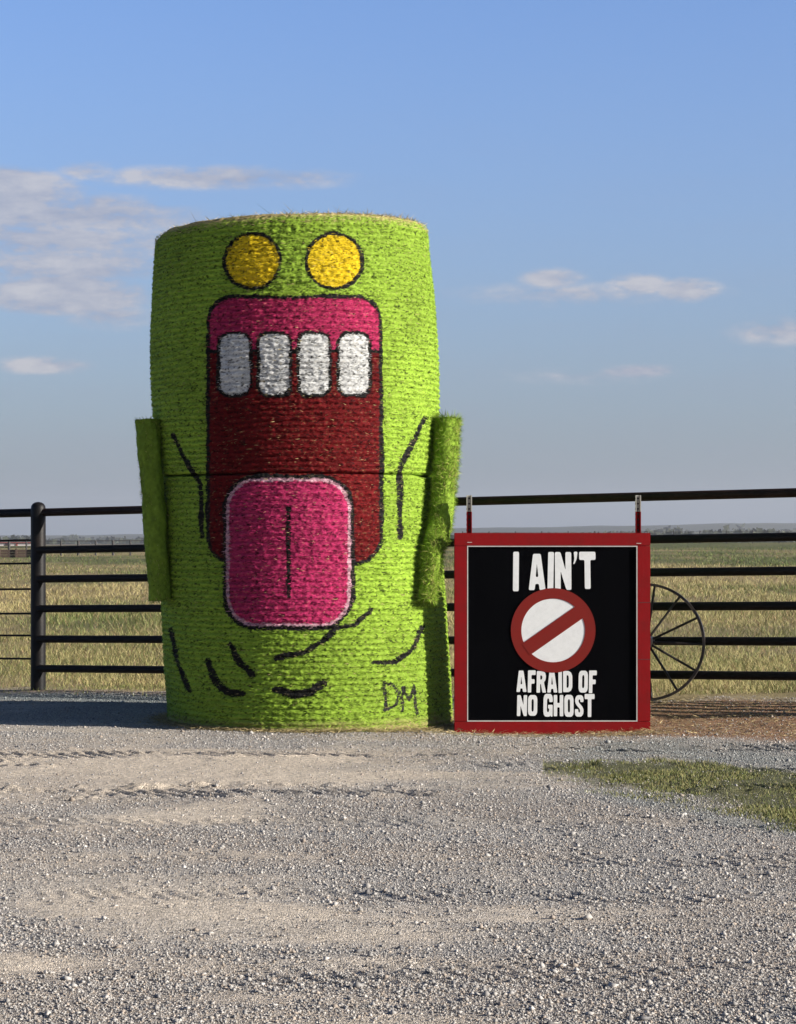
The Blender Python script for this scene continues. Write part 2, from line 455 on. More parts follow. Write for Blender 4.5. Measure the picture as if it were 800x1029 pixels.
def build_field_grass():
    n = 330000
    py = 546 + (712 - 546) * RNG.random(n) ** .85; px = RNG.uniform(-260, 1060, n)
    Y = F * CH / (py - HY); X = (px - CX) / F * Y
    fld = near_masks(X, Y)[0]
    thin = .25 + .75 * sstep(.36, .5, fbm(X * .5, Y * .3, 103, 3))
    sd = Y - fence_y(X)
    edge = .45 * sstep(-.75, .05, sd) * sstep(.48, .60, fbm(X * 2.5, Y * 2.5, 111, 3))
    keep = (RNG.random(n) < np.maximum(fld * thin, edge)) & (sd > -.75) & (Y < 200)
    X = X[keep]; Y = Y[keep]; n = len(X)
    sc = (Y / 17.0)
    h = RNG.uniform(.025, .09, n) * (.55 + .9 * fbm(X * .6, Y * .35, 105, 3)) * np.clip(sc, 1, 1.6)
    h *= .5 + .5 * sstep(.1, 1.2, Y - fence_y(X))
    a = RNG.uniform(0, 2 * math.pi, n); lean = RNG.uniform(.1, .8, n) * h
    D = np.stack([np.cos(a) * lean * .5, np.sin(a) * lean * .5, h], -1)
    bend = np.stack([np.cos(a) * lean * .8, np.sin(a) * lean * .8, -h * .2], -1)
    wa = RNG.uniform(-.9, .9, n)
    w = RNG.uniform(.002, .0042, n) * np.clip(sc, 1, 7)
    Wd = np.stack([np.cos(wa) * w, np.sin(wa) * w, np.zeros(n)], -1)
    P = np.stack([X, Y, ground_z(X, Y, False) - .01], -1)
    V, Fc = ribbons(P, D, Wd, bend)
    t = np.clip(.5 * fbm(X * .25, Y * .12, 81, 4) + .55 * fbm(X * .035, Y * .028, 83, 4) + RNG.normal(0, .07, n), 0, 1)
    t = t + .10 * sstep(45, 110, Y) + .12 * sstep(.9, .1, Y - fence_y(X))
    g = sstep(.34, .60, t)[:, None]
    c = np.array([.42, .355, .165]) * (1 - g) + np.array([.125, .165, .045]) * g
    c *= RNG.uniform(.65, 1.25, n)[:, None]
    c *= (.72 + .56 * fbm(X * 1.5, Y * .8, 109, 3))[:, None]
    dead = (RNG.random(n) < .06)[:, None]; c = np.where(dead, np.array([.33, .21, .12]), c)
    me = mesh_np('field_grass', V, Fc, np.repeat(c, 5, 0))
    o = link('field_grass', me, M_fol); o['kind'] = 'stuff'; tag(o, 'dry yellow and green pasture grass growing behind the pipe fence', 'grass')
    # mown patch in front
    n = 150000
    px = RNG.uniform(540, 1000, n); py = RNG.uniform(760, 880, n)
    Y = F * CH / (py - HY); X = (px - CX) / F * Y
    lawn = near_masks(X, Y)[1]
    keep = RNG.random(n) < lawn * (.12 + .88 * sstep(.40, .56, fbm(X * 3, Y * 3, 107, 3)))
    X = X[keep]; Y = Y[keep]; n = len(X)
    h = RNG.uniform(.007, .024, n); a = RNG.uniform(0, 2 * math.pi, n)
    D = np.stack([np.cos(a) * h * .5, np.sin(a) * h * .5, h], -1); w = RNG.uniform(.002, .0042, n)
    wa = RNG.uniform(-.9, .9, n); Wd = np.stack([np.cos(wa) * w, np.sin(wa) * w, np.zeros(n)], -1)
    P = np.stack([X, Y, ground_z(X, Y) - .004], -1)
    V, Fc = ribbons(P, D, Wd)
    g = RNG.random(n)[:, None] ** 1.5
    c = np.array([.115, .150, .038]) * (1 - g) + np.array([.30, .255, .11]) * g
    me = mesh_np('lawn_grass', V, Fc, np.repeat(c * RNG.uniform(.7, 1.2, n)[:, None], 5, 0))
    o = link('lawn_grass', me, M_fol); o['kind'] = 'stuff'; tag(o, 'short green grass patch growing in the gravel in front of the wheel', 'grass')


build_field_grass()


def build_gravel():
    n = 420000
    Y = 5.45 + (17.3 - 5.45) * RNG.random(n) ** 1.15
    X = RNG.uniform(-1, 1, n) * (.178 * Y + .55)
    s = sand_mask(X, Y); field, lawn, red, blue = near_masks(X, Y)
    keep = RNG.random(n) < (1 - .93 * np.clip(s * 1.3, 0, 1)) * (1 - field) * (1 - lawn * .93) * (1 - red * .75)
    X = X[keep]; Y = Y[keep]; n = len(X); blue = blue[keep]
    r = .0028 * np.exp(RNG.normal(0, .42, n)); big = RNG.random(n) < .0018; r = np.where(big, r * RNG.uniform(1.8, 3.6, n), r)
    r = np.minimum(r, .017)
    base = np.array([[1, 0, 0], [-1, 0, 0], [0, 1, 0], [0, -1, 0], [0, 0, 1], [0, 0, -1]], float)
    B = base[None] * RNG.uniform(.65, 1.35, (n, 6, 1)) + RNG.normal(0, .22, (n, 6, 3))
    B[:, :, 2] *= .75
    a = RNG.uniform(0, 2 * math.pi, n); ca = np.cos(a)[:, None]; sa = np.sin(a)[:, None]
    bx = B[:, :, 0] * ca - B[:, :, 1] * sa; by = B[:, :, 0] * sa + B[:, :, 1] * ca
    V = np.stack([bx, by, B[:, :, 2]], -1) * r[:, None, None]
    V += np.stack([X, Y, ground_z(X, Y) + r * .35], -1)[:, None]
    tri = np.array([[0, 2, 4], [2, 1, 4], [1, 3, 4], [3, 0, 4], [2, 0, 5], [1, 2, 5], [3, 1, 5], [0, 3, 5]])
    Fc = (tri[None] + (np.arange(n) * 6)[:, None, None]).reshape(-1, 3)
    pal = np.array([[.385, .37, .35], [.295, .285, .275], [.47, .445, .415], [.375, .32, .27], [.60, .575, .54], [.18, .175, .175]])
    c = pal[RNG.choice(6, n, p=[.32, .26, .16, .17, .03, .06])] * RNG.uniform(.8, 1.2, n)[:, None]
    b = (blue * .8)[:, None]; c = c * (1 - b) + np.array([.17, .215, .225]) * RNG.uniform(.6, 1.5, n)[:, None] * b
    me = mesh_np('gravel', V.reshape(-1, 3), Fc, np.repeat(c, 6, 0))
    o = link('gravel', me, material('gravel_stone', attr=True, rough=.85, spec=.25)); o['kind'] = 'stuff'
    tag(o, 'loose grey and tan gravel scattered over the lot', 'gravel')


build_gravel()

# ------------------------------------------------------------------ the straw bales
GREEN = np.array([.225, .355, .036]); BLACKP = np.array([.010, .010, .010])


def rbox(px, py, cx, cy, hx, hy, r):
    qx = np.abs(px - cx) - hx + r; qy = np.abs(py - cy) - hy + r
    return np.sqrt(np.maximum(qx, 0) ** 2 + np.maximum(qy, 0) ** 2) + np.minimum(np.maximum(qx, qy), 0) - r


def poly_d(px, py, pts):
    d = np.full(px.shape, 1e9)
    for (x0, y0), (x1, y1) in zip(pts[:-1], pts[1:]):
        vx, vy = x1 - x0, y1 - y0; t = np.clip(((px - x0) * vx + (py - y0) * vy) / (vx * vx + vy * vy), 0, 1)
        d = np.minimum(d, np.hypot(px - x0 - t * vx, py - y0 - t * vy))
    return d


def paint(X, Y, Z, yc, jit):
    """sprayed colour fields on the front of the stacked bales; jit = ragged edge in px"""
    px = CX + X / Y * F; py = HY - (Z - CH) / Y * F
    n = len(px); c = np.tile(GREEN, (n, 1))
    px = px + jit[0]; py = py + jit[1]
    front = Y < yc - .05

    wv = .65 + .7 * vnoise(px * .06, py * .06, 77)                      # the brush line swells and thins

    def lay(mask, col):
        c[mask & front] = col
    strokes = [([(174, 437), (186, 462), (202, 486), (203, 540)], 2.3), ([(427, 420), (415, 445), (402, 470), (402, 540)], 2.3),
               ([(172, 634), (178, 664), (190, 694)], 2.3), ([(232, 648), (240, 664), (254, 678)], 3.0), ([(209, 664), (216, 684), (228, 695), (245, 697)], 3.0),
               ([(277, 693), (296, 698), (312, 695), (324, 687)], 3.4), ([(278, 661), (305, 656), (326, 643), (336, 633)], 2.8), ([(318, 618), (336, 632), (356, 628), (373, 613)], 2.6),
               ([(375, 666), (398, 665), (415, 652), (424, 630)], 2.2)]
    for pts, w in strokes: lay(poly_d(px, py, pts) < w * wv * 1.1, BLACKP)
    # initials
    for pts in ([(386, 687), (388, 713)], [(386, 687), (395, 688), (401, 696), (398, 708), (387, 714)], [(404, 715), (405, 690), (411, 704), (416, 689), (419, 717)]):
        lay(poly_d(px, py, pts) < 1.5, BLACKP * 2)
    # plain rounded panel in dark red with a crimson band, white blocks, pink block, yellow discs
    d = rbox(px, py, 296, 432, 85, 132, 24)
    lay(d < 4.0 * wv, BLACKP); lay(d < 0, np.array([.115, .0045, .006]))
    lay((d < 0) & (py < 352), np.array([.36, .022, .085])); lay((d < 0) & (np.abs(py - 353) < 1.8), BLACKP)
    for cx in (236, 276, 316, 356):
        t = rbox(px, py, cx, 366, 14.5, 30, 9); lay(t < 3.3 * wv, BLACKP); lay(t < 0, np.array([.56, .57, .565]))
    t = rbox(px, py, 290, 555, 62, 74, 30)
    lay(t < .6 + 3.8 * wv, BLACKP); lay(t < .6, np.array([.52, .30, .36])); lay(t < -2.6, np.array([.40, .026, .105])); lay(poly_d(px, py, [(290, 510), (290, 600)]) < 2.2, BLACKP)
    for cx in (254, 336):
        t = np.hypot(px - cx, py - 262) - 26; lay(t < 3.8 * wv, BLACKP); lay(t < 0, np.array([.62, .45, .012]))
    return c


def make_bale(name, xc, yc, z0, z1, R, seed, label, bulge, cr=.06, crt=.06, xtop=None, rtop=None, tilt=0.0, bare_top=True):
    """xc, R at the base, xtop, rtop at the top; cr, crt: corner radii; tilt: rise of the top towards +X"""
    nt = 1250
    H = z1 - z0
    P = [(r * (R - cr), z0) for r in (0, .5, .85)]
    P += [(R - cr + cr * math.sin(t), z0 + cr - cr * math.cos(t)) for t in np.linspace(0, math.pi / 2, 14)]
    P += [(R, z) for z in np.linspace(z0 + cr, z1 - crt, 285)[1:-1]]
    P += [(R - crt + crt * math.cos(t), z1 - crt + crt * math.sin(t)) for t in np.linspace(0, math.pi / 2, 14)]
    P += [(r * (R - crt), z1) for r in np.linspace(1, 0, 26)[1:]]
    P = np.array(P); ns = len(P)
    th = np.linspace(-math.pi, math.pi, nt, endpoint=False)

    def axis_x(z): return xc + (xtop - xc) * (z - z0) / H
    def widen(z): return 1 + (rtop / R - 1) * (z - z0) / H
    def lift(x, z): return tilt * (x - xc) * np.clip((z - z0) / H, 0, 1)
    T, ri = np.meshgrid(th, P[:, 0]); _, zz = np.meshgrid(th, P[:, 1])
    arc = T * R
    w = np.clip(ri / R, 0, 1) ** 4
    rowp = .036 + .004 * (fbm(arc * .4, zz * 0, seed + 3, 2) - .5)
    ph = (zz + .02 * (fbm(arc * .6, zz * .8, seed + 4, 2) - .5)) / .036
    ridge = np.abs(np.sin(math.pi * ph)) ** .6
    d = .045 * (fbm(arc * .8, zz * .9, seed, 3) - .5) + .019 * (ridge - .6) * (.4 + .9 * fbm(arc * 1.5, zz * 3, seed + 8, 2)) + .022 * (fbm(arc * 34, zz * 70, seed + 9, 3) - .5)
    d = d + bulge * np.sin(math.pi * np.clip((zz - z0) / H, 0, 1)) * .6
    dz = .03 * (fbm(T * 3 + ri * 9, ri * 14, seed + 12, 4) - .5) * (zz > z1 - .01)
    rr = ri + d * w
    rr = rr * widen(zz)
    X = axis_x(zz) + rr * np.sin(T); Y = yc - rr * np.cos(T); Z0_ = zz + dz; Z = Z0_ + lift(X, zz)
    jit = ((fbm(arc * 45, zz * 30, seed + 20, 2) - .5).ravel() * 2.8, (fbm(arc * 30, zz * 60, seed + 21, 2) - .5).ravel() * 2.8)
    c = paint(X.ravel(), Y.ravel(), Z.ravel(), yc, jit)
    sp = fbm(arc * 58, zz * 150, seed + 22, 2).ravel()
    tone = (.60 + .80 * fbm(arc * 2.2, zz * 2.2, seed + 23, 5)).ravel()
    c = c * tone[:, None]
    straw = np.array([.42, .34, .16])
    bare = np.clip(sstep(.72, .84, sp) * .3, 0, 1)[:, None]; c = c * (1 - bare) + straw * .8 * bare
    pores = np.clip(sstep(.40, .26, sp), 0, 1)[:, None]; c = c * (1 - .85 * pores)
    c = c * (.78 + .44 * fbm(arc * 70, zz * 150, seed + 24, 2)).ravel()[:, None]
    dirt = (sstep(.09, .0, Z0_ - z0 - .07 * fbm(arc * 5, zz * 3, seed + 33, 3)) * (0 if bare_top else .75)).ravel()[:, None]
    c = c * (1 - dirt) + np.array([.26, .19, .10]) * dirt
    topm = sstep(z1 - .035, z1 + .002, Z0_).ravel()[:, None] * (ri.ravel() < R - .012)[:, None]
    topm = np.clip(topm + .6 * (sstep(z1 - .05, z1 - .01, Z0_ + .05 * (fbm(arc * 6, zz * 6, seed + 30, 3) - .5)).ravel()[:, None]), 0, 1)
    topm = topm * (1.0 if bare_top else 0.0)
    strawtone = straw * (.6 + .8 * fbm(X.ravel() * 30, Y.ravel() * 60 + Z.ravel() * 60, seed + 31, 3))[:, None]
    c = c * (1 - topm) + strawtone * topm
    V = np.stack([X, Y, Z], -1).reshape(-1, 3)
    i = np.arange(ns - 1)[:, None] * nt; k = np.arange(nt)[None]; k2 = (k + 1) % nt
    Q = np.stack([i + k, i + k2, i + nt + k2, i + nt + k], -1).reshape(-1, 4)
    # loose stems standing out of the wrap
    n = 85000
    t = RNG.uniform(-2.1, 2.1, n); z = RNG.uniform(z0 + .03, z1 - .02, n); ar = t * R
    a = RNG.normal(0, .55, n) + (RNG.random(n) < .5) * math.pi
    ln = RNG.uniform(.008, .034, n); outw = RNG.uniform(.05, .62, n) ** 1.2
    dd = .045 * (fbm(ar * .8, z * .9, seed, 3) - .5) + bulge * np.sin(math.pi * (z - z0) / H) * .6
    edge = np.minimum(z - z0, z1 - z); corner = np.where(edge < cr, cr - np.sqrt(np.maximum(cr ** 2 - (cr - edge) ** 2, 0)), 0)
    r0 = (R + dd + .002 - corner) * widen(z)
    er = np.stack([np.sin(t), -np.cos(t), 0 * t], -1); et = np.stack([np.cos(t), np.sin(t), 0 * t], -1); ez = np.array([0, 0, 1.0])
    bx_ = axis_x(z) + r0 * np.sin(t)
    B = np.stack([bx_, yc - r0 * np.cos(t), z + lift(bx_, z)], -1)
    tang = et * np.cos(a)[:, None] + ez * np.sin(a)[:, None] * .6
    D = tang * ln[:, None] + er * (outw * ln)[:, None]
    side = np.cross(tang, er); wd = RNG.uniform(.0012, .0030, n)[:, None]
    fv, ff = ribbons(B, D, side * wd)
    fc = paint(B[:, 0], B[:, 1], B[:, 2], yc, (RNG.normal(0, .8, n), RNG.normal(0, .8, n))) * RNG.uniform(.35, 1.55, n)[:, None]
    bare = RNG.random(n) < np.where((z > z1 - .07) & bare_top, .45, .022); fc[bare] = straw * RNG.uniform(.7, 1.4, (bare.sum(), 1))
    off = len(V)
    V = np.concatenate([V, fv]); C = np.concatenate([c, np.repeat(fc, 5, 0)])
    root = empty(name, (xc, yc, z0), label, 'hay bale', 'stacked round bales')
    me = mesh_np('bale_body', V, [np.concatenate([Q, ff[0] + off]), ff[1] + off], np.clip(C, 0, 1), True)
    link('bale_body', me, M_straw_paint, root)
    return root


XU, XL, YB = -.668, -.588, 14.95
ZS = 1.618
lower = make_bale('round_bale', XL, YB, -.035, ZS, .945, 200, 'lower green painted round bale standing on the gravel, with pink paint and black initials', .02, .03, .022, -.664, .915, 0, False)
upper = make_bale('round_bale', XU, YB, ZS + .002, 3.262, .915, 300, 'upper green painted round bale on top of the other, with two yellow rounds', .066, .035, .075, -.700, .890, .045, True)
XT, RT, ZT = -.700, .890, 3.262


def loose_straw():
    n = 5200
    t = RNG.uniform(-math.pi, math.pi, n); r = RT - .012 - np.abs(RNG.normal(0, .06, n))
    B = np.stack([XT + r * np.sin(t), YB - r * np.cos(t), np.where(r > RT - .07, ZT - (r - RT + .07) ** 2 * 6, ZT) - .006 + .045 * (XT - XU + r * np.sin(t))], -1)
    a = RNG.uniform(0, 2 * math.pi, n); ln = RNG.uniform(.015, .055, n); ln[:160] = RNG.uniform(.05, .12, 160)
    up = RNG.uniform(.0, .9, n) ** 1.7
    D = np.stack([np.cos(a) * ln, np.sin(a) * ln, up * ln], -1); wd = RNG.uniform(.0015, .0035, n)[:, None]
    side = np.stack([-np.sin(a), np.cos(a), RNG.normal(0, .6, n)], -1)
    V, Fc = ribbons(B, D, side * wd)
    c = np.array([.56, .46, .25]) * RNG.uniform(.6, 1.35, n)[:, None]
    g = RNG.random(n) < .10; c[g] = GREEN * RNG.uniform(.4, .9, (g.sum(), 1))
    me = mesh_np('loose_straw', V, Fc, np.repeat(c, 5, 0)); link('loose_straw', me, M_straw_paint, upper)


loose_straw()


def scattered_straw():
    n = 14000
    t = RNG.uniform(-1.9, 1.9, n); r = .95 + np.abs(RNG.normal(0, .07, n))
    X = XL + r * np.sin(t); Y = YB - r * np.cos(t)
    k = n // 8; X[:k] = RNG.uniform(.1, 1.7, k); Y[:k] = 14.2 + RNG.normal(0, .16, k)
    k2 = n // 2; X[k:k + k2] = RNG.uniform(1.2, 3.4, k2); Y[k:k + k2] = fence_y(X[k:k + k2]) - RNG.uniform(.0, 1.7, k2)
    B = np.stack([X, Y, ground_z(X, Y) + RNG.uniform(.002, .02, n)], -1)
    a = RNG.uniform(0, 2 * math.pi, n); ln = RNG.uniform(.015, .06, n)
    D = np.stack([np.cos(a) * ln, np.sin(a) * ln, RNG.uniform(-.1, .35, n) * ln], -1)
    side = np.stack([-np.sin(a), np.cos(a), RNG.normal(0, .5, n)], -1)
    V, Fc = ribbons(B, D, side * RNG.uniform(.0015, .0035, n)[:, None])
    c = np.array([.45, .36, .19]) * RNG.uniform(.5, 1.3, n)[:, None]
    me = mesh_np('scattered_straw', V, Fc, np.repeat(c, 5, 0)); o = link('scattered_straw', me, M_straw_paint); o['kind'] = 'stuff'
    tag(o, 'loose tan straw scattered on the ground round the bale and sign', 'straw')


scattered_straw()


def straw_roll(name, path, rads, nfib, label, dark, seed, flen=(.02, .055)):
    """a limp roll of painted straw: swept tube with ridges and stems"""
    path = [Vector(p) for p in path]
    # resample the centre line smoothly
    L = [0]
    for a, b in zip(path[:-1], path[1:]): L.append(L[-1] + (b - a).length)
    ns = 190; nt = 64; s = np.linspace(0, L[-1], ns)
    cpt = np.stack([np.interp(s, L, [p[k] for p in path]) for k in range(3)], -1)
    for _ in range(30): cpt[1:-1] = (cpt[:-2] + 2 * cpt[1:-1] + cpt[2:]) / 4
    rad = np.interp(s, L, rads)
    tg = np.gradient(cpt, axis=0); tg /= np.linalg.norm(tg, axis=1)[:, None]
    ax = np.cross(tg, np.array([0, 1.0, 0])); ax /= np.linalg.norm(ax, axis=1)[:, None]; bx = np.cross(tg, ax)
    th = np.linspace(0, 2 * math.pi, nt, endpoint=False)
    Tt, Ss = np.meshgrid(th, s)
    wr = np.minimum(Tt, 2 * math.pi - Tt)
    d = .042 * (fbm(wr * 1.2, Ss * 5, seed, 3) - .5) + .010 * (fbm(wr * 6, Ss * 60, seed + 2, 3) - .5)
    rr = rad[:, None] + d
    V = cpt[:, None] + ax[:, None] * (np.cos(Tt) * rr)[..., None] + bx[:, None] * (np.sin(Tt) * rr)[..., None]
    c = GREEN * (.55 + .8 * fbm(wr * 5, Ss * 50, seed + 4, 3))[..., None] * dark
    V = V.reshape(-1, 3); c = c.reshape(-1, 3)
    # ragged dished ends
    c0, c1 = len(V), len(V) + 1
    V = np.concatenate([V, [cpt[0] + tg[0] * .01, cpt[-1] - tg[-1] * .012]]); c = np.concatenate([c, [GREEN * .3, GREEN * .3]])
    i = np.arange(ns - 1)[:, None] * nt; k = np.arange(nt)[None]; k2 = (k + 1) % nt
    Q = np.stack([i + k, i + nt + k, i + nt + k2, i + k2], -1).reshape(-1, 4)
    kk = np.arange(nt); k22 = (kk + 1) % nt
    T = np.concatenate([np.stack([np.full(nt, c0), kk, k22], -1), np.stack([np.full(nt, c1), (ns - 1) * nt + k22, (ns - 1) * nt + kk], -1)])
    si = RNG.integers(0, ns, nfib); endz = RNG.random(nfib); si[endz > .97] = ns - 1; si[endz < .02] = 0
    t = RNG.uniform(0, 2 * math.pi, nfib)
    er = ax[si] * np.cos(t)[:, None] + bx[si] * np.sin(t)[:, None]; et = -ax[si] * np.sin(t)[:, None] + bx[si] * np.cos(t)[:, None]
    B = cpt[si] + er * (rad[si] - .004)[:, None]
    a = RNG.uniform(0, 2 * math.pi, nfib); ln = RNG.uniform(flen[0], flen[1], nfib)
    tang = et * np.cos(a)[:, None] * .8 + tg[si] * np.sin(a)[:, None]
    D = tang * ln[:, None] + er * (RNG.uniform(.1, .85, nfib) * ln)[:, None]
    fv, ff = ribbons(B, D, np.cross(tang, er) * RNG.uniform(.0016, .0036, nfib)[:, None])
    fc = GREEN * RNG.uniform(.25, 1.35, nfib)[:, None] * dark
    q = RNG.random(nfib) < .13; fc[q] = np.array([.42, .40, .12]) * RNG.uniform(.6, 1.3, (q.sum(), 1))
    off = len(V)
    me = mesh_np(name, np.concatenate([V, fv]), [np.concatenate([Q, ff[0] + off]), np.concatenate([T, ff[1] + off])], np.clip(np.concatenate([c, np.repeat(fc, 5, 0)]), 0, 1), True)
    o = link(name, me, M_straw_paint)
    # origin at the roll's lower end
    org = Vector(cpt[-1]); me.transform(Matrix.Translation(-org)); o.location = org
    return tag(o, label, 'straw roll', 'straw rolls hung on the bales')


def arm_pt(px, py, Y): return at(px, py, Y)


straw_roll('straw_roll', [arm_pt(149, 422, 14.58), arm_pt(151, 470, 14.56), arm_pt(157, 540, 14.54), arm_pt(162, 603, 14.52)], [.082, .072, .074, .072], 5200,
           'smooth straight green straw roll on the shaded side of the bale, nearest the fence post', .72, 411, (.012, .03))  # shade of this side is multiplied into the roll's green
straw_roll('straw_roll', [arm_pt(450, 421, 14.69), arm_pt(448, 470, 14.65), arm_pt(442, 530, 14.52), arm_pt(434, 555, 14.44), arm_pt(429, 603, 14.36)], [.080, .080, .072, .070, .052], 17000,
           'shaggy bent green straw roll on the sunlit side of the bale, beside the sign', 1.0, 431)

# ------------------------------------------------------------------ the sign
SY = 14.36                      # front face of the boards


def sp(px, py, y=SY): return at(px, py, y)


def sx(px): return (px - CX) / F * SY
def sz(py): return CH - (py - HY) / F * SY


sign = empty('painted_sign', (sx(555), SY, -.03), 'black square sign in red board frame with white lettering and red crossed ring', 'sign')
x0, x1, z0, z1 = sx(456.5), sx(653.5), sz(738), sz(535.5); fw = .083; th = .038
mb = MB(); mb.box(((x0 + x1) / 2, SY + .016, (z0 + z1) / 2), (x1 - x0 - .05, .016, z1 - z0 - .05)); mb.build('panel', M_signblack, sign, False)
for (c, s) in ((((x0 + x1) / 2, SY + .012, z1 - fw / 2), (x1 - x0, th, fw)), (((x0 + x1) / 2, SY + .012, z0 + fw / 2), (x1 - x0, th, fw)),
               ((x0 + fw / 2, SY + .0125, (z0 + z1) / 2), (fw, th - .001, z1 - z0 - 2 * fw - .002)), ((x1 - fw / 2, SY + .0125, (z0 + z1) / 2), (fw, th - .001, z1 - z0 - 2 * fw - .002))):
    mb = MB(); mb.box(c, s, 0, .003); mb.build('frame_board', M_red, sign, False)
mb = MB(); tw = .006                                                    # thin pale bead inside the frame
ix0, ix1, iz0, iz1 = x0 + fw, x1 - fw, z0 + fw, z1 - fw
for (c, s) in ((((ix0 + ix1) / 2, SY + .004, iz1 - tw / 2), (ix1 - ix0, .02, tw)), (((ix0 + ix1) / 2, SY + .004, iz0 + tw / 2), (ix1 - ix0, .02, tw)),
               ((ix0 + tw / 2, SY + .004, (iz0 + iz1) / 2), (tw, .02, iz1 - iz0 - 2 * tw)), ((ix1 - tw / 2, SY + .004, (iz0 + iz1) / 2), (tw, .02, iz1 - iz0 - 2 * tw))):
    mb.box(c, s)
mb.build('bead', M_trim, sign, False)
# scratches: short pale nicks near the corners
for (px, py) in ((472, 545), (642, 546)):
    mb = MB(); mb.box(sp(px, py, SY - .008), (.030, .003, .0035), 0); o = mb.build('scratch', M_trim, sign, False)


def perforated_upright(px):
    r = MB(); zt = sz(497.5); zm = sz(514); zb = sz(700); x = sx(px); y = SY + .0645
    # U channel: web and two flanges, with bolt holes shown as recessed plugs
    m = MB(); m.box((x + .006, y + .014, (zm + zt) / 2), (.026, .006, zt - zm), 0); m.box((x - .009, y, (zm + zt) / 2), (.005, .028, zt - zm)); m.box((x + .0205, y, (zm + zt) / 2), (.005, .028, zt - zm))
    up = m.build('upright', M_galv, sign, False)
    m = MB(); m.box((x + .006, y + .014, (zb + zm) / 2), (.026, .006, zm - zb)); m.box((x - .009, y, (zb + zm) / 2), (.005, .028, zm - zb)); m.box((x + .0205, y, (zb + zm) / 2), (.005, .028, zm - zb))
    m.build('painted_length', M_red, up, False)
    h = MB()
    for k in range(7):
        z = zt - .02 - k * .034
        if z > sz(536): h.tube([(x - .013, y - .002, z), (x - .0118, y - .002, z)], .008, 10); h.tube([(x + .006, y + .0095, z), (x + .006, y + .0107, z)], .0065, 10)
    h.build('bolt_holes', M_fardark, up, False)


perforated_upright(471); perforated_upright(641.5)

GL = {
    'I': (.22, [[(0, 0), (0, 1), (.22, 1), (.22, 0)]]),
    'A': (.64, [[(0, 0), (.17, 1), (.46, 1), (.64, 0), (.41, 0), (.39, .17), (.25, .17), (.225, 0)], [(.265, .36), (.315, .74), (.37, .36)]]),
    'N': (.62, [[(0, 0), (0, 1), (.21, 1), (.40, .52), (.40, 1), (.62, 1), (.62, 0), (.43, 0), (.215, .5), (.215, 0)]]),
    "'": (.17, [[(.02, 1), (.17, 1), (.13, .80), (.05, .68), (0, .68), (.05, .80)]]),
    'T': (.62, [[(0, 1), (.62, 1), (.62, .78), (.42, .78), (.42, 0), (.20, 0), (.20, .78), (0, .78)]]),
    'F': (.48, [[(0, 0), (0, 1), (.48, 1), (.48, .79), (.22, .79), (.22, .60), (.42, .60), (.42, .40), (.22, .40), (.22, 0)]]),
    'R': (.60, [[(0, 0), (0, 1), (.36, 1), (.53, .92), (.58, .74), (.54, .56), (.45, .49), (.60, 0), (.37, 0), (.27, .40), (.22, .40), (.22, 0)], [(.22, .60), (.22, .80), (.31, .80), (.36, .70), (.31, .60)]]),
    'D': (.58, [[(0, 0), (0, 1), (.34, 1), (.50, .93), (.58, .76), (.58, .24), (.50, .07), (.34, 0)], [(.22, .20), (.22, .80), (.32, .80), (.36, .70), (.36, .30), (.32, .20)]]),
    'O': (.58, [[(.14, 0), (.04, .07), (0, .2), (0, .8), (.04, .93), (.14, 1), (.44, 1), (.54, .93), (.58, .8), (.58, .2), (.54, .07), (.44, 0)], [(.25, .2), (.22, .28), (.22, .72), (.25, .8), (.33, .8), (.36, .72), (.36, .28), (.33, .2)]]),
    'G': (.58, [[(.14, 0), (.04, .07), (0, .2), (0, .8), (.04, .93), (.14, 1), (.44, 1), (.54, .93), (.58, .8), (.58, .64), (.36, .64), (.36, .74), (.33, .8), (.25, .8), (.22, .72), (.22, .28), (.25, .2), (.33, .2), (.36, .27), (.36, .36), (.29, .36), (.29, .52), (.58, .52), (.58, .0), (.47, 0), (.45, .06), (.38, 0)]]),
    'H': (.60, [[(0, 0), (0, 1), (.22, 1), (.22, .62), (.38, .62), (.38, 1), (.60, 1), (.60, 0), (.38, 0), (.38, .42), (.22, .42), (.22, 0)]]),
    'S': (.54, [[(.13, 0), (.03, .07), (0, .2), (0, .35), (.21, .35), (.21, .26), (.25, .19), (.31, .20), (.33, .27), (.30, .36), (.07, .56), (0, .70), (.01, .85), (.08, .96), (.16, 1), (.40, 1), (.50, .93), (.53, .8), (.53, .68), (.33, .68), (.33, .76), (.29, .81), (.24, .80), (.21, .74), (.24, .66), (.47, .46), (.54, .32), (.53, .15), (.46, .04), (.38, 0)]]),
}


def round_corners(pts, r):
    out = []; n = len(pts)
    for i in range(n):
        p0, p, p2 = np.array(pts[i - 1]), np.array(pts[i]), np.array(pts[(i + 1) % n])
        a = p0 - p; b = p2 - p; la, lb = np.linalg.norm(a), np.linalg.norm(b)
        ra = min(r, la * .4); rb = min(r, lb * .4)
        q0 = p + a / la * ra; q2 = p + b / lb * rb
        out += [tuple(q0), tuple(.25 * q0 + .5 * p + .25 * q2), tuple(q2)]
    return out


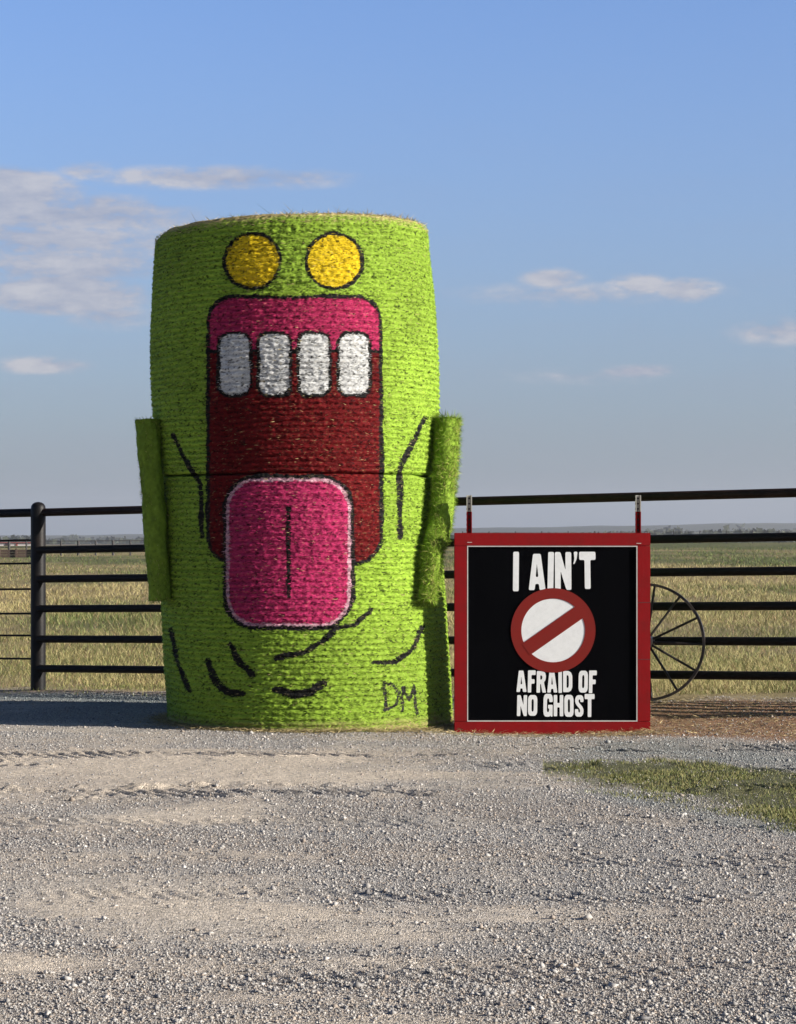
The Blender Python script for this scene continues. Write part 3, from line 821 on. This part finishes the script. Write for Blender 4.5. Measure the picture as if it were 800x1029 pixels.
def flat_shape(name, polys, y, depth, mat, parent):
    """filled 2-D outlines in the sign's plane (x, z), given a small real thickness"""
    cu = bpy.data.curves.new(name, 'CURVE'); cu.dimensions = '2D'; cu.fill_mode = 'BOTH'; cu.extrude = depth / 2
    for pts in polys:
        s = cu.splines.new('POLY'); s.points.add(len(pts) - 1); s.use_cyclic_u = True
        for q, (a, b) in zip(s.points, pts): q.co = (a, b, 0, 1)
    tmp = bpy.data.objects.new(name, cu); COL.objects.link(tmp)
    me = bpy.data.meshes.new_from_object(tmp.evaluated_get(bpy.context.evaluated_depsgraph_get()))
    bpy.data.objects.remove(tmp); bpy.data.curves.remove(cu)
    me.transform(Matrix.Translation((0, y, 0)) @ Matrix.Rotation(math.radians(90), 4, 'X'))
    me.materials.clear(); me.name = name
    return link(name, me, mat, parent)


def lettering(text, box, wob, label):
    bx0, by0, bx1, by1 = box                                             # px: left, top, right, bottom
    rnd = random.Random(len(text) * 7 + 3)
    gap = .07; sps = .24
    wsum = sum(sps if ch == ' ' else GL[ch][0] for ch in text); wsum += gap * (len(text) - 1)
    kx = (bx1 - bx0) / wsum; cur = bx0; polys = []
    for ch in text:
        if ch == ' ': cur += (sps + gap) * kx; continue
        w, pl = GL[ch]
        dy0 = rnd.uniform(-1, 1) * wob; dy1 = rnd.uniform(-1, 1) * wob; sk = rnd.uniform(-.03, .03)
        for P in pl:
            q = []
            for (a, b) in round_corners(P, .045):
                X = cur + (a + sk * b) * kx; Yp = (by1 + dy0) + ((by0 + dy1) - (by1 + dy0)) * b
                q.append((sx(X), sz(Yp)))
            polys.append(q)
        cur += (w + gap) * kx
    o = flat_shape('lettering', polys, SY + .0065, .003, M_white, sign); o['label'] = label


lettering("I AIN'T", (515.5, 555.5, 599, 593), 1.2, "white hand painted words I AIN'T")
lettering('AFRAID OF', (519, 674, 599.5, 696), .7, 'white hand painted words AFRAID OF')
lettering('NO GHOST', (519.5, 698, 597.5, 720), .7, 'white hand painted words NO GHOST')


def circle(px, py, r, n=64, a0=0, a1=2 * math.pi):
    return [(sx(px + r * math.cos(a)), sz(py + r * math.sin(a))) for a in np.linspace(a0, a1, n, endpoint=False)]


ECX, ECY = 556, 633.5
flat_shape('white_disc', [circle(ECX, ECY, 34)], SY + .0068, .0024, M_white, sign)
emb = flat_shape('crossed_ring', [circle(ECX, ECY, 42.5), circle(ECX, ECY, 32)], SY + .0056, .005, M_emblem, sign)
t = math.radians(35); hw = 7.0; L_ = 33.5
bar = [(-L_, -hw), (L_, -hw), (L_, hw), (-L_, hw)]
flat_shape('slash', [[(sx(ECX + a * math.cos(t) + b * math.sin(t)), sz(ECY - a * math.sin(t) + b * math.cos(t))) for a, b in bar]], SY + .0046, .006, M_emblem, emb)
# board seams across the sign
for py in (605.5, 662.5):
    mb = MB(); mb.box((sx(647.3), SY - .0068, sz(py)), (fw - .004, .001, .003)); mb.build('seam', M_fardark, sign, False)

# ------------------------------------------------------------------ fences
def fp(x, h, off=0.0):
    """a point on the fence line at height h"""
    return Vector((x, float(fence_y(x)), float(fence_z(x)) + h)) + Vector((-FD.y, FD.x, 0)) * off


XR = 6.6
fence = empty('pipe_fence', fp(FL.x, 0), 'black welded pipe fence with five thick lower rails behind bale and sign', 'fence')


def post(x, parent, h=1.503):
    b = fp(x, -.15); tp = fp(x, h)
    prof = [(0, .0595), (h + .10, .0595), (h + .125, .056), (h + .143, .044), (h + .153, .026), (h + .157, .006)]
    mb = MB(); mb.tube([(b.x, b.y, b.z + z) for z, _ in prof], [r for _, r in prof], 24)
    return mb.build('post', M_black_pipe, parent)


post(FL.x, fence, 1.485); post(XR, fence, 1.485)
mb = MB(); mb.tube([fp(FL.x + .02, 1.408), fp(-.4, 1.408), fp(2, 1.408), fp(XR, 1.408)], .0315, 20); mb.build('top_rail', M_rusty_rail, fence)
for h in (1.110, .880, .644, .404, .170):
    mb = MB(); mb.tube([fp(FL.x + .02, h, -.035), fp(1.0, h, -.035), fp(XR, h, -.035)], .0300, 18); mb.build('rail', M_black_pipe, fence)

wf = empty('cable_fence', fp(-6.5, 0), 'black pipe fence with one top pipe and six thin cables beside the single post', 'fence')
mb = MB(); mb.tube([fp(-8.6, 1.418), fp(FL.x - .02, 1.408)], .034, 18); mb.build('top_rail', M_black_pipe, wf)
post(-8.6, wf, 1.49)
for h in (1.19, 1.005, .80, .605, .43, .245):
    mb = MB(); mb.tube([fp(-8.6, h), fp(FL.x - .02, h)], .0085, 10); mb.build('cable', M_black_pipe, wf)

# ------------------------------------------------------------------ the wheel leaning on the fence
def build_wheel():
    wy = float(fence_y(1.70)) - .17
    c = at(649.5, 645, wy); R = 59.0 / F * wy
    root = empty('iron_wheel', (c.x, c.y, c.z - R), 'old spoked iron wheel leaning on the fence, half hidden by the sign', 'wheel')
    ang = math.radians(-14); ux = Vector((math.cos(ang), math.sin(ang), 0)); lean = math.radians(4)
    uz = Vector((0, math.sin(lean), math.cos(lean))); un = ux.cross(uz).normalized()

    def P(a, r, o=0): return c + ux * (r * math.cos(a)) + uz * (r * math.sin(a)) + un * o
    n = 96; V = []; Fq = []
    for k in range(n):
        a = 2 * math.pi * k / n
        for (r, o) in ((R, -.021), (R, .021), (R - .018, .021), (R - .018, -.021)): V.append(P(a, r, o)[:])
    for k in range(n):
        b = (k + 1) % n
        for j in range(4):
            j2 = (j + 1) % 4; Fq.append([k * 4 + j, k * 4 + j2, b * 4 + j2, b * 4 + j])
    mb = MB(); mb.add(V, Fq); mb.build('rim', M_rim, root)
    for k in range(13):
        a = math.radians(-2 + 360 / 13 * k)
        mb = MB(); mb.tube([P(a, .045, .02 * (-1) ** k), P(a, R - .008, 0)], .0085, 10); mb.build('spoke', M_ironw, root)
    mb = MB(); mb.tube([P(0, 0, -.075), P(0, 0, -.07), P(0, 0, .07), P(0, 0, .075)], [.035, .05, .05, .035], 20); mb.build('hub', M_ironw, root)


build_wheel()

# ------------------------------------------------------------------ far things
def gz(x, y): return float(ground_z(np.array([x]), np.array([y]), False)[0])


def far_pen():
    y = 128.0
    pf = empty('pen_fence', (at(90, 540, y).x, y, 0), 'far dark pipe pen fence across the pasture, between post and bale', 'fence')
    xs = [at(px, 540, y).x for px in np.arange(-130, 300, 17.4)]
    for i, x in enumerate(xs):
        b = gz(x, y); mb = MB(); mb.tube([(x, y, b - .2), (x, y, b + .86)], .05 if i % 2 else .075, 8); mb.build('post', M_farmetal, pf)
    for h in (.84, .5, .25):
        mb = MB(); mb.tube([(x, y, gz(x, y) + h) for x in xs], .035 if h > 1 else .022, 6); mb.build('rail', M_farmetal, pf)
    y = 117.0
    bf = empty('board_fence', (at(10, 540, y).x, y, 0), 'far low brown board fence left of the near fence post', 'fence')
    xa, xb = at(-150, 540, y).x, at(33, 540, y).x
    for k in range(3):
        mb = MB(); z = gz(xa, y); mb.box(((xa + xb) / 2, y, z + .09 + k * .14), (xb - xa, .05, .125)); mb.build('board', M_farwood, bf, False)
    for x in np.linspace(xa, xb, 12):
        mb = MB(); mb.box((x, y - .06, gz(x, y) + .2), (.1, .1, .55)); mb.build('post', M_farwood, bf, False)
    y = 330.0
    z = CH - (551.0 - HY) / F * y; xa, xb = at(-70, 540, y).x, at(33, 540, y).x; h = 6.0 / F * y
    sh = empty('long_shed', ((xa + xb) / 2, y, z), 'far long white livestock shed with dark red doors beyond the board fence', 'shed')
    mb = MB(); mb.box(((xa + xb) / 2, y + 2, z + h * .45 - .5), (xb - xa, 4, h * .9 + 1.0)); mb.build('wall', M_farwhite, sh, False)
    mb = MB(); mb.box(((xa + xb) / 2, y + 2, z + h * .95), (xb - xa + .3, 4.4, h * .12)); mb.build('roof', M_farred, sh, False)
    for px in (-48, -27, -12, 8, 17):
        x = at(px, 540, y).x; w = (5.0 if px == 8 else 1.6) / F * y
        mb = MB(); mb.box((x, y - .03, z + h * .42), (w, .1, h * .82)); mb.build('door', M_fardark if px in (8, -27) else M_farred, sh, False)
    # wire fence right
    y = 196.0
    w = empty('wire_fence', (at(720, 540, y).x, y, 0), 'far thin wire fence on steel posts at the field end, above the wheel', 'fence')
    xs = [at(px, 540, y).x for px in np.arange(465, 1000, 26.5)]
    for x in xs:
        b = gz(x, y); mb = MB(); mb.tube([(x, y, b - .2), (x, y, b + 1.15)], .045, 6); mb.build('post', M_farmetal, w)
    mb = MB(); mb.tube([(x, y, gz(x, y) + 1.05) for x in xs], .012, 5); mb.build('wire', M_farmetal, w)


far_pen()


def far_trees():
    V = []; C = []
    rnd = np.random.default_rng(5)
    for k in range(900):
        y = rnd.uniform(900, 2400); px = rnd.uniform(-200, 1050)
        if px < 420 and rnd.random() < .75: continue
        x = (px - CX) / F * y; b = gz(x, y); h = rnd.uniform(2.0, 5.0) * y / 1500 * (1 + 1.5 * float(sstep(520, 700, px)) * float(vnoise(px * .03, 2.5, 9))); w = rnd.uniform(6, 20)
        n = 60
        a = rnd.normal(0, .42, (n, 3)); a[:, 2] = np.abs(rnd.normal(.35, .3, n)) 
        p = np.stack([x + a[:, 0] * w, y + a[:, 1] * w, b + np.clip(a[:, 2], 0, 1) * h], -1)
        s = rnd.uniform(.5, 1.3, n)[:, None, None] * y / 900
        q = np.array([[-1, 0, -1], [1, 0, -1], [1, 0, 1], [-1, 0, 1]], float)[None] * .5 + rnd.normal(0, .25, (n, 4, 3))
        V.append((p[:, None] + q * s * 1.3).reshape(-1, 3))
        C.append(np.repeat(np.array([.045, .052, .030]) * rnd.uniform(.6, 1.5, (n, 1)), 4, 0))
    V = np.concatenate(V); C = np.concatenate(C); i = np.arange(len(V) // 4) * 4
    me = mesh_np('scrub_woodland', V, np.stack([i, i + 1, i + 2, i + 3], -1), C)
    o = link('scrub_woodland', me, M_fol); o['kind'] = 'stuff'; tag(o, 'dark scrubby woodland on the plain below the far hills', 'woodland')


far_trees()


# ------------------------------------------------------------------ the air
def build_haze(density):
    mb = MB(); mb.box((0, 1900, 20), (8600, 4400, 90)); o = mb.build('haze', None, None, False)
    m = bpy.data.materials.new('haze_air'); m.use_nodes = True; nt = m.node_tree
    for n in list(nt.nodes):
        if n.type == 'BSDF_PRINCIPLED': nt.nodes.remove(n)
    v = nt.nodes.new('ShaderNodeVolumePrincipled'); v.inputs['Color'].default_value = (.86, .91, 1, 1); v.inputs['Density'].default_value = density; v.inputs['Anisotropy'].default_value = .2
    out = [n for n in nt.nodes if n.type == 'OUTPUT_MATERIAL'][0]; nt.links.new(v.outputs[0], out.inputs['Volume'])
    o.data.materials.append(m); o['kind'] = 'stuff'; tag(o, 'thin pale air between the fence and the far hills', 'haze')


build_haze(.00015)
